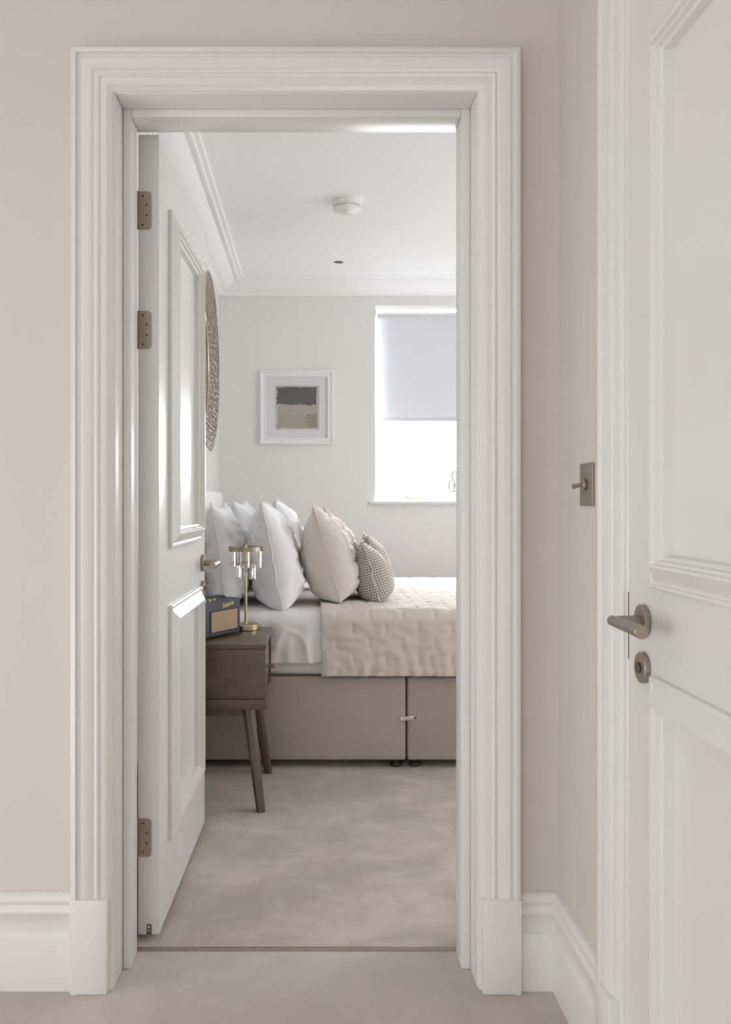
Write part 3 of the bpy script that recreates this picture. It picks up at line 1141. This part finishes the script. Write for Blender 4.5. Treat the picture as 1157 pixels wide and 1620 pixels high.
R = math.radians
pA = pillow('pillow', M_SHEET, .70, .44, .19, 44, 2.0, wr=.016)
put(pA, -.380, 4.10, .865, R(-9), 0)
tag(pA, 'white pillow nearest the headboard on the near side, partly behind the lamp', 'pillow', 'white bed pillows')
pB = pillow('pillow', M_SHEET, .72, .47, .225, 44, 5.0, wr=.018)
put(pB, -.172, 4.09, .862, R(-11), R(2))
tag(pB, 'plump white pillow propped between the lamp and the tall beige cushion', 'pillow', 'white bed pillows')
pC = pillow('pillow', M_SHEET, .70, .46, .21, 40, 8.0, wr=.016)
put(pC, -.345, 4.86, .868, R(-9), R(-1))
tag(pC, 'white pillow at the far side of the bed against the headboard', 'pillow', 'white bed pillows')
pD = pillow('pillow', M_SHEET, .70, .47, .22, 40, 11.0, wr=.016)
put(pD, -.135, 4.86, .870, R(-11), R(1))
tag(pD, 'white far-side pillow whose tip shows behind the plump near pillow', 'pillow', 'white bed pillows')

cA = pillow('cushion', M_CUSH, .46, .435, .235, 84, 3.0, pinch=.13, wr=.006, quilt=(1, .072, .010), sag=.10, top=(1.7, .78))
put(cA, .074, 4.09, .866, R(-15.5), R(-2))
tag(cA, 'large beige cushion with quilted squares, nearest of the beige cushions', 'cushion', 'large beige cushions')
cB = pillow('cushion', M_CUSH, .46, .42, .235, 60, 6.0, pinch=.13, wr=.006, quilt=(1, .072, .010), sag=.10, top=(1.7, .78))
put(cB, .118, 4.75, .860, R(-17), R(2))
tag(cB, 'large beige cushion on the far side, peeping out behind the quilted near one', 'cushion', 'large beige cushions')
cC = pillow('cushion', M_HOUND, .40, .262, .165, 34, 4.0, pinch=.09, wr=.004, uvs=88, sag=.15, top=(1.8, .72))
put(cC, .272, 4.13, .776, R(-15), R(-2))
tag(cC, 'small houndstooth cushion in front of the large beige cushion', 'cushion', 'houndstooth cushions')
cD = pillow('cushion', M_HOUND, .40, .285, .165, 34, 7.0, pinch=.09, wr=.004, uvs=88, sag=.15, top=(1.8, .72))
put(cD, .318, 4.68, .783, R(-15), R(-1))
tag(cD, 'houndstooth cushion mostly hidden behind the small front one', 'cushion', 'houndstooth cushions')

# ------------------------------------------------------------------ nightstand
NX0, NX1, NY0, NY1 = XL + .012, -.157, 3.215, 3.668
ns = empty('nightstand', ((NX0 + NX1) / 2, (NY0 + NY1) / 2, 0))
tag(ns, 'dark walnut bedside cabinet on splayed tapered legs beside the bed', 'nightstand')
ZT, ZB = .582, .352
MB().box((NX0, NY0, ZT - .018), (NX1, NY1, ZT), .002, 2).build('top', M_WOOD, ns)
for y0, y1 in ((NY0 + .002, NY0 + .020), (NY1 - .020, NY1 - .002)):
    MB().box((NX0, y0, ZB + .037), (NX1 - .003, y1, ZT - .018), .0012, 1).build('side_panel', M_WOOD, ns)
MB().box((NX0, NY0, ZB), (NX1, NY1, ZB + .035), .002, 2).build('bottom_board', M_WOOD, ns)
MB().box((NX0, NY0 + .02, ZB + .035), (NX0 + .012, NY1 - .02, ZT - .018)).build('back_panel', M_WOOD, ns)
dr = MB().box((NX1 - .030, NY0 + .023, ZB + .039), (NX1 - .010, NY1 - .023, ZT - .021), .0015, 1).build('drawer', M_WOODFRONT, ns)
kp = Vector((NX1 - .010, (NY0 + NY1) / 2, .466))
MB().lathe([(.0065, 0), (.0065, .018), (.0085, .022), (.0092, .030), (.008, .034), (0, .035)],
           Matrix.Translation(kp) @ Matrix.Rotation(PI / 2, 4, 'Y'), 20).build('knob', M_BRONZE, dr)


def leg(xt, yt, xb, yb):
    m = MB()
    top, bot = (xt, yt, ZB + .002), (xb, yb, 0.0)
    a, b = .024, .0165
    v = []
    for (cx, cy, cz), h in ((top, a), (bot, b)):
        for k in range(8):
            an = PI / 8 + k * PI / 4
            rr = h / math.cos(PI / 8)
            v.append((cx + rr * math.cos(an) * .92, cy + rr * math.sin(an) * 1.15, cz))
    f = [(k, (k + 1) % 8, 8 + (k + 1) % 8, 8 + k) for k in range(8)] + [tuple(range(8)), tuple(range(15, 7, -1))]
    m.add(v, f)
    m.build('leg', M_WOODLEG, ns, smooth=25)


leg(-.224, NY0 + .045, -.175, NY0 - .020)
leg(-.228, NY1 - .045, -.170, NY1 - .020)
leg(NX0 + .075, NY0 + .045, NX0 + .030, NY0 - .015)
leg(NX0 + .075, NY1 - .045, NX0 + .030, NY1 - .020)
MB().box((NX0 + .05, NY0 + .03, ZB - .030), (-.240, NY0 + .055, ZB + .001), .002, 1).build('rail', M_WOOD, ns)
MB().box((NX0 + .05, NY1 - .055, ZB - .030), (-.240, NY1 - .03, ZB + .001), .002, 1).build('rail', M_WOOD, ns)

# ------------------------------------------------------------------ radio
rd = empty('radio', (-.370, 3.435, ZT))
tag(rd, 'navy retro table radio with tan speaker grille on the bedside cabinet', 'radio')
# local frame: width along x, front faces -y; then turned to face the camera's right
RA = math.atan2(.21, .114)
RW, RH, RDp = .236, .137, .105
fc = Vector((-.326, 3.400, ZT))                        # middle of the front's bottom edge
RM = Matrix.Translation(fc) @ Matrix.Rotation(RA, 4, 'Z')
MB().box((-RW / 2, 0, .004), (RW / 2, RDp, RH), .009, 4, RM).build('case', M_RADIO, rd)
fp = MB().box((-RW / 2 + .028, -.0030, .020), (RW / 2 - .022, .002, .103), .0015, 1, RM).build('grille_frame', M_RADIOIN, rd)
MB().box((-RW / 2 + .034, -.0042, .024), (RW / 2 - .030, -.0005, .098), .0006, 1, RM).build('grille', M_GRILLE, fp)
for fx in (-.09, .09):
    for fy in (.02, .085):
        MB().rod(RM @ Vector((fx, fy, 0)), RM @ Vector((fx, fy, .006)), .008, n=14).build('foot', M_BLACK, rd)
hd_pts = [RM @ Vector((-.085 + .17 * k / 14, .052, RH + .001 + .010 * math.sin(PI * k / 14) ** .5)) for k in range(15)]
hm = MB()
hm.tube(hd_pts, .0050, 10)
hm.build('carry_handle', M_RADIO, rd, smooth=60)
for fx in (-.090, -.060, -.030):
    MB().rod(RM @ Vector((fx, .025, RH - .0005)), RM @ Vector((fx, .025, RH + .007)), .009, n=20, bev=.001).build('dial', M_BRASS, rd)
tcu = bpy.data.curves.new('logo_text', 'FONT')
tcu.body = 'Roberts'
tcu.size = .024
tcu.shear = .35
tcu.extrude = .0006
tcu.offset = .0004
tcu.align_x = 'CENTER'
tcu.align_y = 'CENTER'
tob = bpy.data.objects.new('logo_text', tcu)
COL.objects.link(tob)
bpy.context.view_layer.update()
tme = bpy.data.meshes.new_from_object(tob.evaluated_get(bpy.context.evaluated_depsgraph_get()))
bpy.data.objects.remove(tob)
lg = MB()
lg.add([(RM @ Matrix.Translation((.028, -.0006, .1185)) @ Matrix.Rotation(PI / 2, 4, 'X') @ Matrix.Rotation(.10, 4, 'Z') @ v.co)[:] for v in tme.vertices],
       [tuple(p.vertices) for p in tme.polygons])
lg.build('logo', M_GOLD, rd, smooth=0)

# ------------------------------------------------------------------ table lamp with crystal prisms
LXP, LYP = -.2575, 3.600
lp = empty('table_lamp', (LXP, LYP, ZT))
tag(lp, 'brass table lamp with two tiers of crystal prisms on the bedside cabinet', 'lamp')
T = Matrix.Translation((LXP, LYP, ZT))
MB().lathe([(.053, 0), (.056, .002), (.056, .019), (.053, .0225), (.010, .024), (.008, .028)], T, 48).build('base', M_BRASS, lp)
MB().lathe([(.0055, .024), (.0055, .212), (.008, .214), (.008, .222), (.0045, .224), (.0045, .318), (.006, .32), (.004, .335), (.007, .340), (0, .345)], T, 20).build('pole', M_BRASS, lp)
sh = empty('lamp_shade', (LXP, LYP, ZT + .2))
adopt(sh, lp)
up = MB().lathe([(.063, .309), (.068, .309), (.068, .327), (.063, .327), (.063, .309)], T, 48, cap=False)
for k in range(3):
    a = 2 * PI * k / 3 + .3
    up.rod((LXP, LYP, ZT + .318), (LXP + .065 * math.cos(a), LYP + .065 * math.sin(a), ZT + .318), .0022, n=8)
up.build('upper_ring', M_BRASSD, sh, smooth=40)
lo_ = MB().lathe([(.036, .255), (.0405, .255), (.0405, .264), (.036, .264), (.036, .255)], T, 48, cap=False)
for k in range(3):
    a = 2 * PI * k / 3 + .9
    lo_.rod((LXP, LYP, ZT + .260), (LXP + .038 * math.cos(a), LYP + .038 * math.sin(a), ZT + .260), .002, n=8)
lo_.build('lower_ring', M_BRASSD, sh, smooth=40)


def prism(L, wd, dp):
    m = MB()
    m.v = [(-wd, -dp * .3, 0), (0, -dp, 0), (wd, -dp * .3, 0), (wd, dp * .5, 0), (-wd, dp * .5, 0),
           (-wd, -dp * .3, -L + .004), (0, -dp, -L), (wd, -dp * .3, -L + .004), (wd, dp * .5, -L + .004), (-wd, dp * .5, -L + .004)]
    m.f = [(4, 3, 2, 1, 0), (5, 6, 7, 8, 9), (0, 1, 6, 5), (1, 2, 7, 6), (2, 3, 8, 7), (3, 4, 9, 8), (4, 0, 5, 9)]
    me = bpy.data.meshes.new('crystal_prism')
    me.from_pydata(m.v, [], m.f)
    me.materials.append(M_CRYSTAL)
    return me


for rr, n_, zt_, L_ in ((.0585, 16, .309, .066), (.0335, 10, .255, .060), (.0375, 10, .256, .058)):
    if n_ == 10 and rr < .035:
        continue
    pm = prism(L_, .0062, .0048)
    for k in range(n_):
        a = 2 * PI * (k + .5) / n_
        o = bpy.data.objects.new('crystal_prism', pm)
        COL.objects.link(o)
        o.location = (LXP + rr * math.cos(a), LYP + rr * math.sin(a), ZT + zt_)
        o.rotation_euler = (0, 0, a + PI / 2)
        adopt(o, sh)
